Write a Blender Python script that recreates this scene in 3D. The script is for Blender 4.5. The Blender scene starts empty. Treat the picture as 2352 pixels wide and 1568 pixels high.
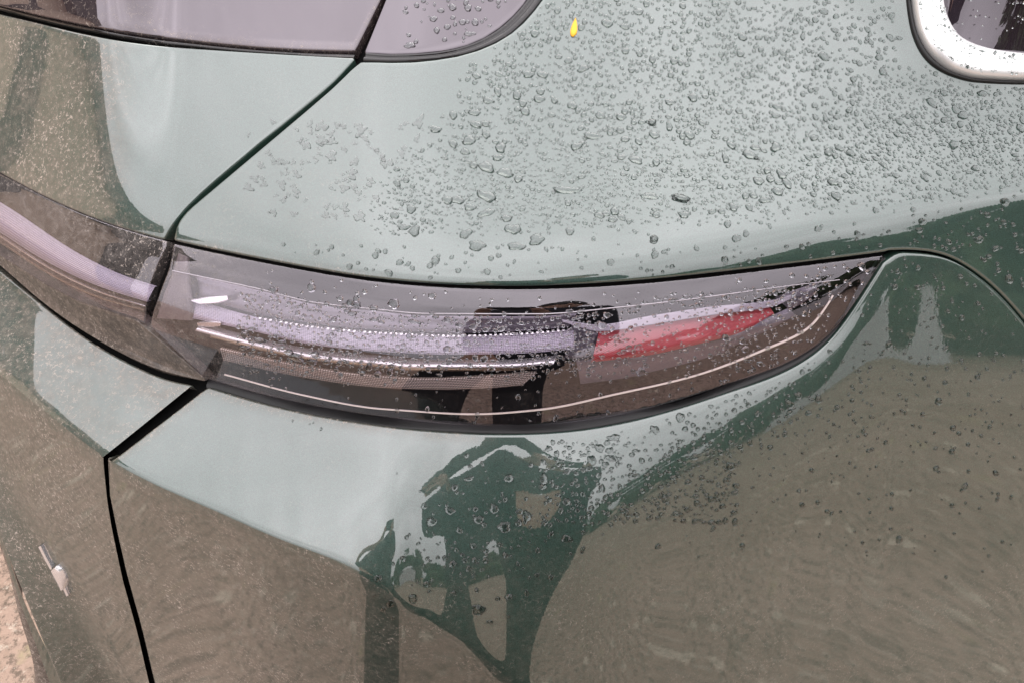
import bpy, bmesh, math, random
import numpy as np
from mathutils import Vector, Matrix
from mathutils.bvhtree import BVHTree
R = math.radians
rnd = random.Random(7)
nrs = np.random.RandomState(11)
SC = bpy.context.scene
COL = SC.collection

# ------------------------------------------------------------------ camera
CAM_H, PITCH, FPX = 1.35, 42.0, 1699.0        # focal length in pixels of a 2352 px wide frame
cd = bpy.data.cameras.new('camera'); cam = bpy.data.objects.new('camera', cd); COL.objects.link(cam)
cam.location = (0, 0, CAM_H); cam.rotation_euler = (R(90 - PITCH), 0, 0)
cd.sensor_width = 36.0; cd.lens = FPX / 2352 * 36; cd.clip_start = 0.02; cd.clip_end = 3000
SC.camera = cam
# ------------------------------------------------------------------ sky, sun, exposure
SUN_EL, SUN_AZ = 42.0, 15.0                     # azimuth: clockwise from +Y
w = bpy.data.worlds.new('World'); SC.world = w; w.use_nodes = True
nt = w.node_tree; nt.nodes.clear()
def nn(nt, t, **k):
    n = nt.nodes.new(t)
    for a, b in k.items(): setattr(n, a, b)
    return n
sky = nn(nt, 'ShaderNodeTexSky', sky_type='NISHITA', sun_disc=False)
sky.sun_elevation = R(SUN_EL); sky.sun_rotation = R(SUN_AZ)
sky.air_density = 1.0; sky.dust_density = 1.5; sky.ozone_density = 1.0
hs = nn(nt, 'ShaderNodeHueSaturation'); hs.inputs['Saturation'].default_value = 0.08
nt.links.new(sky.outputs[0], hs.inputs['Color'])
tc = nn(nt, 'ShaderNodeTexCoord'); ns = nn(nt, 'ShaderNodeTexNoise')
ns.inputs['Scale'].default_value = 2.2; ns.inputs['Detail'].default_value = 5
nt.links.new(tc.outputs['Generated'], ns.inputs['Vector'])
cr_ = nn(nt, 'ShaderNodeValToRGB'); cr_.color_ramp.elements[0].position = .32; cr_.color_ramp.elements[1].position = .68
cr_.color_ramp.elements[0].color = (10.9, 10.5, 10.8, 1); cr_.color_ramp.elements[1].color = (17.2, 16.5, 17.0, 1)
nt.links.new(ns.outputs[0], cr_.inputs[0])
mx = nn(nt, 'ShaderNodeMix', data_type='RGBA'); mx.inputs[0].default_value = .85
nt.links.new(hs.outputs[0], mx.inputs[6]); nt.links.new(cr_.outputs[0], mx.inputs[7])
# an overcast sky is about three times as bright overhead as at the horizon
sx = nn(nt, 'ShaderNodeSeparateXYZ'); nt.links.new(tc.outputs['Generated'], sx.inputs[0])
mr = nn(nt, 'ShaderNodeMapRange'); nt.links.new(sx.outputs[2], mr.inputs[0]); mr.inputs[1].default_value = 0; mr.inputs[2].default_value = 1; mr.inputs[3].default_value = .36; mr.inputs[4].default_value = 1.0
vm = nn(nt, 'ShaderNodeVectorMath', operation='SCALE'); nt.links.new(cr_.outputs[0], vm.inputs[0]); nt.links.new(mr.outputs[0], vm.inputs['Scale']); nt.links.new(vm.outputs[0], mx.inputs[7])
bg = nn(nt, 'ShaderNodeBackground'); bg.inputs[1].default_value = 0.12
out = nn(nt, 'ShaderNodeOutputWorld'); nt.links.new(mx.outputs[2], bg.inputs[0]); nt.links.new(bg.outputs[0], out.inputs[0])
sl = bpy.data.lights.new('sun', 'SUN'); sun = bpy.data.objects.new('sun', sl); COL.objects.link(sun)
sl.energy = 0.7; sl.angle = R(50); sl.color = (1, .96, .9)
sdir = Vector((math.sin(R(SUN_AZ)) * math.cos(R(SUN_EL)), math.cos(R(SUN_AZ)) * math.cos(R(SUN_EL)), math.sin(R(SUN_EL))))
sun.rotation_euler = (-sdir).to_track_quat('-Z', 'Y').to_euler()
SC.view_settings.view_transform = 'Standard'; SC.view_settings.look = 'None'
SC.view_settings.exposure = 1.08; SC.view_settings.gamma = 1

# ------------------------------------------------------------------ curves and helpers
def spl(pts):
    """natural cubic spline through (x, y) points, straight beyond the ends"""
    x = np.array([p[0] for p in pts], float); y = np.array([p[1] for p in pts], float)
    n = len(x); h = np.diff(x); A = np.eye(n); b = np.zeros(n)
    for i in range(1, n - 1):
        A[i, i - 1] = h[i - 1]; A[i, i] = 2 * (h[i - 1] + h[i]); A[i, i + 1] = h[i]
        b[i] = 6 * ((y[i + 1] - y[i]) / h[i] - (y[i] - y[i - 1]) / h[i - 1])
    M = np.linalg.solve(A, b)
    def f(q):
        q = np.asarray(q, float); i = np.clip(np.searchsorted(x, q) - 1, 0, n - 2)
        t = q - x[i]; H = h[i]
        s = (y[i + 1] - y[i]) / H - H * (2 * M[i] + M[i + 1]) / 6
        r = y[i] + s * t + M[i] / 2 * t ** 2 + (M[i + 1] - M[i]) / (6 * H) * t ** 3
        s0 = (y[1] - y[0]) / h[0] - h[0] * (2 * M[0] + M[1]) / 6
        s1 = (y[-1] - y[-2]) / h[-1] + h[-1] * (2 * M[-1] + M[-2]) / 6
        r = np.where(q < x[0], y[0] + s0 * (q - x[0]), r)
        return np.where(q > x[-1], y[-1] + s1 * (q - x[-1]), r)
    return f
def lin(pts):
    x = [p[0] for p in pts]; y = [p[1] for p in pts]
    return lambda q: np.interp(q, x, y)
def pch(xs, ys):
    """monotone cubic interpolation (vectorised)"""
    x = np.array(xs, float); y = np.array(ys, float); h = np.diff(x); d = np.diff(y) / h; m = np.zeros(len(x))
    for i in range(1, len(x) - 1):
        if d[i - 1] * d[i] > 0:
            w1, w2 = 2 * h[i] + h[i - 1], h[i] + 2 * h[i - 1]; m[i] = (w1 + w2) / (w1 / d[i - 1] + w2 / d[i])
    m[0], m[-1] = d[0], d[-1]
    def f(q):
        q = np.clip(np.asarray(q, float), x[0], x[-1]); i = np.clip(np.searchsorted(x, q) - 1, 0, len(x) - 2)
        t = (q - x[i]) / h[i]
        return (y[i] * (2 * t**3 - 3 * t**2 + 1) + h[i] * m[i] * (t**3 - 2 * t**2 + t) + y[i + 1] * (3 * t**2 - 2 * t**3) + h[i] * m[i + 1] * (t**3 - t**2))
    return f
p_ = R(PITCH)
FW = np.array([0, math.cos(p_), -math.sin(p_)]); UP = np.array([0, math.sin(p_), math.cos(p_)]); RT = np.array([1., 0, 0])
CAMP = np.array([0, 0, CAM_H])
def rays(u, v):
    u = np.asarray(u, float); v = np.asarray(v, float)
    return FW + ((u - 1176) / FPX)[..., None] * RT - ((v - 784) / FPX)[..., None] * UP

# the body lines of the car corner, as seen by the surveyor at the camera's place
seed_l = spl([(-300, 205), (0, 397), (230, 506), (400, 556), (620, 602), (830, 638), (1176, 660), (1500, 645), (1800, 612), (2030, 583), (2352, 535), (2700, 490)])
lampbot = spl([(-300, 380), (0, 612), (200, 752), (470, 872), (700, 934), (900, 966), (1176, 984), (1500, 940), (1700, 878), (1850, 815), (1930, 745), (1990, 660), (2035, 590)])
def lampbot_(u):
    u = np.asarray(u, float); return np.where(u > 2030, seed_l(u) + 6, lampbot(u))
crease = spl([(-300, 560), (0, 858), (130, 965), (240, 1048), (480, 1166), (640, 1236), (800, 1302), (950, 1400), (1100, 1500), (1180, 1568), (1350, 1720)])

# ------------------------------------------------------------------ depth field of the body skin
US = np.arange(-320, 2721, 8.0); VS = np.arange(-260, 1921, 2.0)
UU, VV = np.meshgrid(US, VS, indexing='ij')
NU, NV = UU.shape
def table(us, ws, T):
    """elevation table: for each u knot a profile over w; smooth in both"""
    rows = [pch(ws, t) for t in T]
    def f(U, W):
        vals = np.stack([r(W) for r in rows], 0)                       # k, NU, NV
        out = np.empty_like(W)
        for i, u in enumerate(US):
            out[i] = pch_eval(us, vals[:, i, :], u)
        return out
    return f
def pch_eval(xs, Y, q):
    q = min(max(q, xs[0]), xs[-1]); i = min(max(int(np.searchsorted(xs, q)) - 1, 0), len(xs) - 2)
    t = (q - xs[i]) / (xs[i + 1] - xs[i]); t = t * t * (3 - 2 * t) * .35 + t * .65
    return Y[i] * (1 - t) + Y[i + 1] * t
SL = seed_l(US)[:, None]; LB = lampbot_(US)[:, None]; CR = crease(US)[:, None]
# above the lamp
E_up = table([0, 240, 400, 800, 1176, 1600, 1900, 2352],
             [0, 12, 35, 70, 110, 200, 400, 800],
             [[28, 31, 35, 37, 38, 37, 36, 36],
              [28, 33, 38, 41, 41, 40, 40, 40],
              [28, 40, 50, 53, 54, 54, 54, 54],
              [22, 40, 54, 58, 60, 62, 60, 58],
              [16, 36, 54, 60, 64, 68, 62, 56],
              [12, 22, 36, 54, 62, 68, 62, 54],
              [20, 21, 24, 40, 58, 66, 54, 42],
              [22, 22, 22, 23, 58, 62, 30, 24]])(UU, np.maximum(SL - VV, 0))
# lamp, by fraction of its height
fr = np.clip((VV - SL) / np.maximum(LB - SL, 1), 0, 1)
E_lamp = table([0, 400, 800, 1176, 1600, 2000],
               [0, .14, .16, .35, .5, .6, .75, 1],
               [[46, 42, 36, 34, 26, 12, 4, 0],
                [46, 42, 36, 34, 26, 12, 4, 0],
                [46, 42, 36, 34, 26, 12, 4, 0],
                [46, 42, 36, 34, 26, 12, 4, 2],
                [44, 38, 34, 30, 22, 12, 6, 3],
                [30, 28, 28, 24, 20, 16, 12, 10]])(UU, fr)
# bumper below the lamp
E_led = table([0, 300, 600, 800, 900, 970, 1040, 1176, 1350, 1600, 1900, 2100, 2352],
              [0, 12, 30, 70, 140, 220, 300, 400, 600, 900],
              [[56, 61, 65, 68, 68, 67, 66, 64, 62, 62],
               [66, 68, 70, 70, 68, 66, 66, 66, 66, 66],
               [68, 70, 72, 70, 68, 66, 64, 62, 60, 60],
               [66, 70, 70, 68, 66, 64, 60, 50, 30, 20],
               [66, 70, 70, 68, 64, 56, 46, 32, 20, 18],
               [60, 62, 62, 59, 53, 47, 40, 28, 18, 15],
               [50, 53, 53, 51, 48, 44, 37, 26, 16, 13],
               [42, 48, 47, 45, 41, 36, 30, 23, 15, 12],
               [60, 66, 62, 56, 42, 30, 22, 17, 14, 14],
               [62, 64, 52, 36, 26, 20, 17, 15, 15, 16],
               [70, 52, 28, 24, 20, 17, 15, 14, 15, 16],
               [22, 22, 22, 22, 22, 21, 19, 15, 15, 17],
               [22, 22, 22, 22, 22, 22, 20, 16, 16, 18]])(UU, np.maximum(VV - LB, 0))
# below the sharp crease
E_face = pch([-300, 0, 240, 500, 1200], [20, 17, 9, 4, 3])(UU)
soft = spl([(-300, 900), (0, 1058), (55, 1187), (162, 1370), (257, 1543), (400, 1900)])(US)[:, None]
E_face = E_face + 9 / (1 + np.exp(-(VV - soft) / 8.0))
k = 1 / (1 + np.exp(-(VV - CR) / 2.2))
fade = np.clip((1250 - UU) / 250, 0, 1) * 1.0
fade = 1.0
E_low = E_led * (1 - k * fade) + E_face * k * fade
EL = np.where(VV < SL, E_up, np.where(VV < LB, E_lamp, E_low))
# plan direction of the skin from the seed line at a chosen height
seedz = lin([(-400, .972), (2800, .972)])(US)
ds = rays(US, SL[:, 0]); ts = (seedz - CAM_H) / ds[:, 2]; ps = CAMP + ts[:, None] * ds
deg = np.polyfit(ps[:, 0], ps[:, 1], 4)                                  # smooth plan curve
az = np.arctan(np.polyval(np.polyder(deg), ps[:, 0]))
AZ = np.repeat(az[:, None], NV, 1)
# below the crease: rear face looks further to the rear, side further to the side
EL_, ce = np.radians(EL), np.cos(np.radians(EL))
NRM = np.stack([np.sin(AZ) * ce, -np.cos(AZ) * ce, np.sin(EL_)], -1)
D = rays(UU, VV)
dv = -UP / FPX
g = -(NRM @ dv) / (NRM * D).sum(-1)                                     # d ln(t) / dv
G = np.concatenate([np.zeros((NU, 1)), np.cumsum((g[:, 1:] + g[:, :-1]) / 2 * 2.0, 1)], 1)
i0 = np.array([np.interp(SL[i, 0], VS, G[i]) for i in range(NU)])
LT = np.log(ts)[:, None] + G - i0[:, None]
kern = np.exp(-np.linspace(-2, 2, 9) ** 2); kern /= kern.sum()
def blur_u(A):
    P = np.pad(A, ((4, 4), (0, 0)), mode='reflect', reflect_type='odd')
    return sum(kern[j] * P[j:j + NU] for j in range(9))
for _ in range(3): LT = blur_u(LT)
def tau(u, v):
    fu = np.clip((np.asarray(u, float) - US[0]) / 8, 0, NU - 1.001); fv = np.clip((np.asarray(v, float) - VS[0]) / 2, 0, NV - 1.001)
    i = fu.astype(int); j = fv.astype(int); a = fu - i; b = fv - j
    # cubic in u, linear in v
    im, ip, iq = np.clip(i - 1, 0, NU - 1), i + 1, np.clip(i + 2, 0, NU - 1)
    def col(ii): return LT[ii, j] * (1 - b) + LT[ii, j + 1] * b
    c0, c1, c2, c3 = col(im), col(i), col(ip), col(iq)
    return np.exp(c1 + .5 * a * (c2 - c0 + a * (2 * c0 - 5 * c1 + 4 * c2 - c3 + a * (3 * (c1 - c2) + c3 - c0))))
def P(u, v): return CAMP + tau(u, v)[..., None] * rays(u, v)
def PN(u, v, h=3.0):
    u = np.asarray(u, float); v = np.asarray(v, float)
    a = P(u + h, v) - P(u - h, v); b = P(u, v - h) - P(u, v + h); n = np.cross(a, b)
    return P(u, v), n / np.linalg.norm(n, axis=-1, keepdims=True)

# ------------------------------------------------------------------ object helpers
def link(name, verts, faces, mat=None, parent=None, smooth=True):
    me = bpy.data.meshes.new(name); me.from_pydata([tuple(map(float, q)) for q in verts], [], [tuple(map(int, f)) for f in faces])
    if smooth: me.polygons.foreach_set('use_smooth', [True] * len(me.polygons))
    me.update(); o = bpy.data.objects.new(name, me); COL.objects.link(o)
    if mat: me.materials.append(mat)
    if parent: o.parent = parent
    return o
def empty(name, label, cat, loc=(0, 0, 0), group=None):
    o = bpy.data.objects.new(name, None); COL.objects.link(o); o.location = loc
    o['label'] = label; o['category'] = cat
    if group: o['group'] = group
    return o
def attach(o, root):
    o.parent = root; o.matrix_parent_inverse = Matrix.Translation(root.location).inverted()
def grid_faces(n, m, off=0):
    return [(off + i * m + j, off + (i + 1) * m + j, off + (i + 1) * m + j + 1, off + i * m + j + 1) for i in range(n - 1) for j in range(m - 1)]
def colsamp(u0, u1, du, knots=()):
    n = max(2, int((u1 - u0) / du) + 1); a = list(np.linspace(u0, u1, n)) + [q for q in knots if u0 < q < u1]
    return np.array(sorted(set(a)))
def skin_panel(name, top, bot, u0, u1, du=10, nv=50, mat=None, root=None, lip=(1, 1, 1, 1), lipr=.0022, depth=.012, inset=0.0, knots=(), dens=None, dust=None):
    """a sheet of the body skin between two lines, with edges folded inwards. lip = top, bottom, left, right"""
    us = colsamp(u0, u1, du, knots); n = len(us)
    t = np.linspace(0, 1, nv) if dens is None else dens
    tv, bv = top(us), bot(us); bv = np.maximum(bv, tv + 0.6)
    U = np.repeat(us[:, None], len(t), 1); V = tv[:, None] + (bv - tv)[:, None] * t[None]
    pos, nr = PN(U, V)
    pos = pos - nr * (inset(U, V)[..., None] if callable(inset) else inset)
    m = len(t)
    idx = np.arange(n * m).reshape(n, m)
    verts = [pos.reshape(-1, 3)]; faces = grid_faces(n, m); off = n * m
    loop = list(idx[:, 0]) + list(idx[-1, 1:]) + list(idx[-2::-1, -1]) + list(idx[0, -2:0:-1])
    side = ['t'] * n + ['r'] * (m - 1) + ['b'] * (n - 1) + ['l'] * (m - 2)
    L = np.array(loop); pp = pos.reshape(-1, 3)[L]; nn_ = nr.reshape(-1, 3)[L]
    tg = np.roll(pp, -1, 0) - np.roll(pp, 1, 0); ln = np.linalg.norm(tg, axis=1, keepdims=True); tg = tg / np.maximum(ln, 1e-9)
    outw = np.cross(tg, nn_)
    cen = pos.reshape(-1, 3).mean(0)
    # orientation of the outward direction
    s = np.sign(((pp - cen) * outw).sum()); outw = outw * s
    for _ in range(2): outw = (np.roll(outw, 1, 0) + outw * 2 + np.roll(outw, -1, 0)); outw /= np.linalg.norm(outw, axis=1, keepdims=True)
    mask = np.array([{'t': lip[0], 'b': lip[1], 'l': lip[2], 'r': lip[3]}[q] for q in side], float)[:, None]
    prev = L; K = len(L)
    for a in (30, 60, 90):
        ra = R(a); q = pp + mask * (outw * lipr * math.sin(ra) - nn_ * lipr * (1 - math.cos(ra)))
        verts.append(q); cur = np.arange(off, off + K); off += K
        for i in range(K):
            j = (i + 1) % K
            faces.append((prev[i], prev[j], cur[j], cur[i]) if s > 0 else (prev[j], prev[i], cur[i], cur[j]))
        prev = cur
    q = pp + mask * (outw * lipr - nn_ * depth); verts.append(q); cur = np.arange(off, off + K)
    for i in range(K):
        j = (i + 1) % K; faces.append((prev[i], prev[j], cur[j], cur[i]) if s > 0 else (prev[j], prev[i], cur[i], cur[j]))
    verts = np.concatenate(verts)
    o = link(name, verts, faces, mat)
    if dust is not None:
        dd = np.clip(dust(U, V), 0, 1).reshape(-1); full = np.concatenate([dd] + [dd[L]] * 4)
        at = o.data.attributes.new('dust', 'FLOAT', 'POINT'); at.data.foreach_set('value', full.astype(np.float32))
    if root: attach(o, root)
    bm = bmesh.new(); bm.from_mesh(o.data); bmesh.ops.remove_doubles(bm, verts=bm.verts, dist=1e-5)
    bmesh.ops.dissolve_degenerate(bm, edges=bm.edges, dist=1e-6); bmesh.ops.recalc_face_normals(bm, faces=bm.faces)
    # the sheet is open: make its outer side point at the camera side
    f = min(bm.faces, key=lambda f: (f.calc_center_median() - Vector(cen)).length)
    if f.normal.dot(Vector(cen) - Vector(CAMP)) > 0: bmesh.ops.reverse_faces(bm, faces=bm.faces)
    for f in bm.faces: f.smooth = True
    bm.to_mesh(o.data); bm.free()
    return o

# ------------------------------------------------------------------ materials
class Mat:
    def __init__(s, name):
        s.m = bpy.data.materials.new(name); s.m.use_nodes = True; s.t = s.m.node_tree; s.t.nodes.clear()
        s.out = s.n('ShaderNodeOutputMaterial')
    def n(s, t, **k):
        x = s.t.nodes.new(t)
        for a, b in k.items(): setattr(x, a, b)
        return x
    def l(s, a, b): s.t.links.new(a, b)
    def val(s, x, y):
        if isinstance(y, (int, float)): x.default_value = y
        elif isinstance(y, tuple): x.default_value = y if len(y) != 3 or x.type != 'RGBA' else (*y, 1)
        else: s.l(y, x)
    def math(s, op, a, b=0.0, c=0.0, clamp=False):
        x = s.n('ShaderNodeMath', operation=op, use_clamp=clamp); s.val(x.inputs[0], a); s.val(x.inputs[1], b); s.val(x.inputs[2], c); return x.outputs[0]
    def coord(s, kind='Object', scale=(1, 1, 1)):
        g = s.n('ShaderNodeTexCoord'); mp = s.n('ShaderNodeMapping'); s.l(g.outputs[kind], mp.inputs[0]); mp.inputs['Scale'].default_value = scale; return mp.outputs[0]
    def noise(s, vec, scale, detail=2, rough=.5, dist=0):
        x = s.n('ShaderNodeTexNoise'); s.l(vec, x.inputs['Vector']); x.inputs['Scale'].default_value = scale; x.inputs['Detail'].default_value = detail
        x.inputs['Roughness'].default_value = rough; x.inputs['Distortion'].default_value = dist; return x.outputs[0]
    def voro(s, vec, scale, feat='F1', rnd_=1):
        x = s.n('ShaderNodeTexVoronoi', feature=feat); s.l(vec, x.inputs['Vector']); x.inputs['Scale'].default_value = scale; x.inputs['Randomness'].default_value = rnd_; return x.outputs[0]
    def ramp(s, fac, a, b, lo=0.0, hi=1.0):
        x = s.n('ShaderNodeMapRange'); s.val(x.inputs[0], fac); x.inputs[1].default_value = a; x.inputs[2].default_value = b; x.inputs[3].default_value = lo; x.inputs[4].default_value = hi; return x.outputs[0]
    def mixc(s, f, a, b):
        x = s.n('ShaderNodeMix', data_type='RGBA'); s.val(x.inputs[0], f); s.val(x.inputs[6], a); s.val(x.inputs[7], b); return x.outputs[2]
    def bump(s, h, dist, strength=1.0):
        x = s.n('ShaderNodeBump'); s.l(h, x.inputs['Height']); x.inputs['Distance'].default_value = dist; x.inputs['Strength'].default_value = strength; return x.outputs[0]
    def pr(s, **k):
        x = s.n('ShaderNodeBsdfPrincipled')
        for a, b in k.items():
            s.val(x.inputs[a.replace('_', ' ')], b)
        return x
    def mixs(s, f, a, b):
        x = s.n('ShaderNodeMixShader'); s.val(x.inputs[0], f); s.l(a, x.inputs[1]); s.l(b, x.inputs[2]); return x.outputs[0]
    def end(s, sh): s.l(sh, s.out.inputs[0]); return s.m
def dust_layer(M, shader, film=.8, fleck=.85, tint=(.27, .22, .185)):
    """dried road dirt: a thin film and short pale curls, as strong as the panel's dust attribute says"""
    a = M.n('ShaderNodeAttribute', attribute_name='dust').outputs['Fac']
    v = M.coord('Object')
    big = M.math('ADD', M.math('MULTIPLY', M.ramp(M.noise(v, 22, 4, .6), .35, .7), .5), M.math('MULTIPLY', M.ramp(M.noise(v, 85, 4, .65), .42, .58), .5))
    fine = M.ramp(M.noise(v, 900, 3, .7), .40, .72)
    curl = M.ramp(M.voro(M.coord('Object', (1, 1, .55)), 330, 'DISTANCE_TO_EDGE'), .085, .02)
    curl = M.math('MULTIPLY', curl, M.ramp(M.noise(v, 260, 2, .6), .52, .60))
    curl2 = M.ramp(M.noise(v, 760, 2, .8, 2.0), .64, .72)
    film_f = M.math('MULTIPLY', M.math('ADD', M.math('MULTIPLY', fine, .55), M.math('MULTIPLY', big, .45)), film)
    fl = M.math('MULTIPLY', M.math('MAXIMUM', curl, M.math('MULTIPLY', curl2, .8)), M.ramp(M.noise(v, 16, 4, .7), .38, .62, .08, fleck * 1.15))
    f = M.math('MULTIPLY', M.math('ADD', film_f, fl), a, clamp=True)
    d = M.n('ShaderNodeBsdfDiffuse'); grime = M.ramp(M.noise(v, 130, 4, .7), .40, .60)
    M.l(M.mixc(M.math('MINIMUM', fl, 1.0), M.mixc(grime, tuple(q * .62 for q in tint), tint), (.46, .40, .35)), d.inputs[0])
    return M.mixs(f, shader, d.outputs[0])
def mk_paint():
    M = Mat('green_car_paint'); v = M.coord('Object')
    fl = M.noise(v, 1500, 1, .5); big = M.noise(v, 9, 2)
    c = M.mixc(M.ramp(fl, .3, .7), (.004, .016, .011), (.032, .078, .060))
    spk = M.ramp(M.voro(v, 420), .035, .02); msk = M.ramp(M.noise(v, 30, 3), .45, .7); spk = M.math('MULTIPLY', spk, msk)
    c = M.mixc(M.math('MULTIPLY', spk, .8), c, (.42, .40, .36))
    p = M.pr(Base_Color=c, Roughness=.38, Metallic=.12, IOR=1.5, Coat_Weight=1.0, Coat_Roughness=.012, Coat_IOR=COAT_IOR, Coat_Tint=(1, 1, 1))
    b = M.bump(M.noise(v, 1500, 2), .0002, .10); M.l(b, p.inputs['Normal'])
    cb = M.bump(M.math('ADD', M.noise(v, 260, 2), M.math('MULTIPLY', M.noise(v, 14, 2), 1.2)),   .00006, .3); M.l(cb, p.inputs['Coat Normal'])
    return M.end(dust_layer(M, p.outputs[0]))
COAT_IOR = 2.1
M_paint = mk_paint()
def mk_glossy(name, col, ior, rough=.015, tint=(1, 1, 1), film=.3, fleck=.8):
    M = Mat(name)
    p = M.pr(Base_Color=col, Roughness=.3, Coat_Weight=1.0, Coat_Roughness=rough, Coat_IOR=ior, Specular_IOR_Level=0.0)
    p.inputs['Coat Tint'].default_value = (1, 1, 1, 1)
    return M.end(dust_layer(M, p.outputs[0], film, fleck))
def mk_tinted_glass():
    M = Mat('tinted_window_glass')
    fr = M.n('ShaderNodeFresnel'); fr.inputs[0].default_value = 2.15
    g = M.n('ShaderNodeBsdfGlossy'); g.inputs['Roughness'].default_value = .012; g.inputs[0].default_value = (1, .93, 1, 1)
    d = M.n('ShaderNodeBsdfDiffuse'); d.inputs[0].default_value = (.02, .014, .018, 1)
    return M.end(dust_layer(M, M.mixs(fr.outputs[0], d.outputs[0], g.outputs[0]), .3, .6))
M_glass = mk_tinted_glass()
M_skirt = mk_glossy('dusty_smoked_plastic', (.05, .042, .036), 1.5, .12, film=1.3, fleck=.7)
def mk_lens():
    M = Mat('smoked_clear_lens')
    fr = M.n('ShaderNodeFresnel'); ior = M.ramp(M.n('ShaderNodeNewGeometry').outputs['Backfacing'], 0, 1, 2.05, 1 / 2.05); M.l(ior, fr.inputs[0])   # a thin sheet reflects alike from both sides
    g = M.n('ShaderNodeBsdfGlossy'); g.inputs['Roughness'].default_value = .01; g.inputs[0].default_value = (1, .94, 1, 1)
    t = M.n('ShaderNodeBsdfTransparent'); t.inputs[0].default_value = (.95, .91, .95, 1)
    return M.end(dust_layer(M, M.mixs(fr.outputs[0], t.outputs[0], g.outputs[0]), .45, .8, (.46, .41, .38)))
M_lens = mk_lens()
def mk_simple(name, col, rough, metal=0.0, **k):
    M = Mat(name); p = M.pr(Base_Color=col, Roughness=rough, Metallic=metal, **k)
    b = M.bump(M.noise(M.coord('Object'), 900, 2), .0002, .3); M.l(b, p.inputs['Normal']); return M.end(p.outputs[0])
M_black = mk_simple('black_rubber', (.008, .008, .008), .55)
_M = Mat('black_inner_shell'); M_shell = _M.end(_M.pr(Base_Color=(.004, .004, .004), Roughness=.8, Specular_IOR_Level=.1).outputs[0])
M_trim = mk_glossy('gloss_black_trim', (.006, .005, .006), 1.6)
M_housing = mk_simple('lamp_housing_black', (.012, .010, .012), .25)
M_chrome = mk_simple('chrome', (.85, .84, .86), .10, 1.0)
M_bronze = mk_simple('dark_bronze_metal', (.35, .28, .20), .2, .9)
M_ridge = mk_glossy('clear_plastic_ridge', (.30, .27, .30), 1.7)
M_ridge2 = mk_simple('pale_moulded_ridge', (.62, .54, .50), .25)
M_pale = mk_simple('pale_frosted_plastic', (.42, .39, .45), .3)
M_reflector = mk_simple('grey_violet_reflector', (.16, .145, .17), .18, .5)
M_smoke = mk_simple('smoked_plastic', (.12, .10, .10), .3)
M_bright = mk_simple('bright_reflector_strip', (.86, .84, .85), .16, .75)
M_satin = mk_simple('satin_silver', (.80, .80, .79), .34, .6)
def mk_guide():
    M = Mat('ribbed_light_guide'); uv = M.n('ShaderNodeUVMap', uv_map='UVMap').outputs[0]
    s = M.n('ShaderNodeSeparateXYZ'); M.l(uv, s.inputs[0])
    rows = M.math('SINE', M.math('MULTIPLY', s.outputs[1], 75.0)); cols = M.math('SINE', M.math('MULTIPLY', s.outputs[0], 3200.0))
    h = M.math('ADD', rows, M.math('MULTIPLY', cols, .6))
    p = M.pr(Base_Color=M.mixc(M.ramp(h, -1.4, 1.4), (.26, .235, .30), (.58, .53, .63)), Roughness=.28, Coat_Weight=.6, Coat_Roughness=.1)
    M.l(M.bump(h, .0004, .6), p.inputs['Normal']); return M.end(p.outputs[0])
M_guide = mk_guide()
def mk_mesh():
    M = Mat('textured_lamp_band'); uv = M.n('ShaderNodeUVMap', uv_map='UVMap').outputs[0]
    s = M.n('ShaderNodeSeparateXYZ'); M.l(uv, s.inputs[0])
    a = M.math('SINE', M.math('ADD', M.math('MULTIPLY', s.outputs[0], 1300.0), M.math('MULTIPLY', s.outputs[1], 22.0)))
    b = M.math('SINE', M.math('SUBTRACT', M.math('MULTIPLY', s.outputs[0], 1300.0), M.math('MULTIPLY', s.outputs[1], 22.0)))
    h = M.math('MULTIPLY', a, b)
    p = M.pr(Base_Color=M.mixc(M.ramp(h, -.5, .7), (.16, .14, .13), (.62, .54, .48)), Roughness=.22, Metallic=.7)
    M.l(M.bump(h, .0006, .7), p.inputs['Normal']); return M.end(p.outputs[0])
M_mesh = mk_mesh()
def mk_red():
    M = Mat('red_reflector'); uv = M.n('ShaderNodeUVMap', uv_map='UVMap').outputs[0]
    s = M.n('ShaderNodeSeparateXYZ'); M.l(uv, s.inputs[0])
    h = M.math('MULTIPLY', M.math('SINE', M.math('MULTIPLY', s.outputs[0], 2600.0)), M.math('SINE', M.math('MULTIPLY', s.outputs[1], 110.0)))
    p = M.pr(Base_Color=M.mixc(M.ramp(h, -.6, .8), (.22, .010, .018), (.58, .055, .075)), Roughness=.3, Coat_Weight=.5)
    M.l(M.bump(h, .0004, .5), p.inputs['Normal']); return M.end(p.outputs[0])
M_red = mk_red()
def mk_water():
    M = Mat('rain_water'); p = M.pr(Base_Color=(.66, .70, .685), Roughness=0.0, IOR=1.38, Transmission_Weight=1.0); return M.end(p.outputs[0])
M_water = mk_water()
_M = Mat('thin_water_film'); M_film = _M.end(_M.pr(Base_Color=(.90, .915, .905), Roughness=.02, IOR=1.33, Transmission_Weight=1.0).outputs[0])
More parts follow.
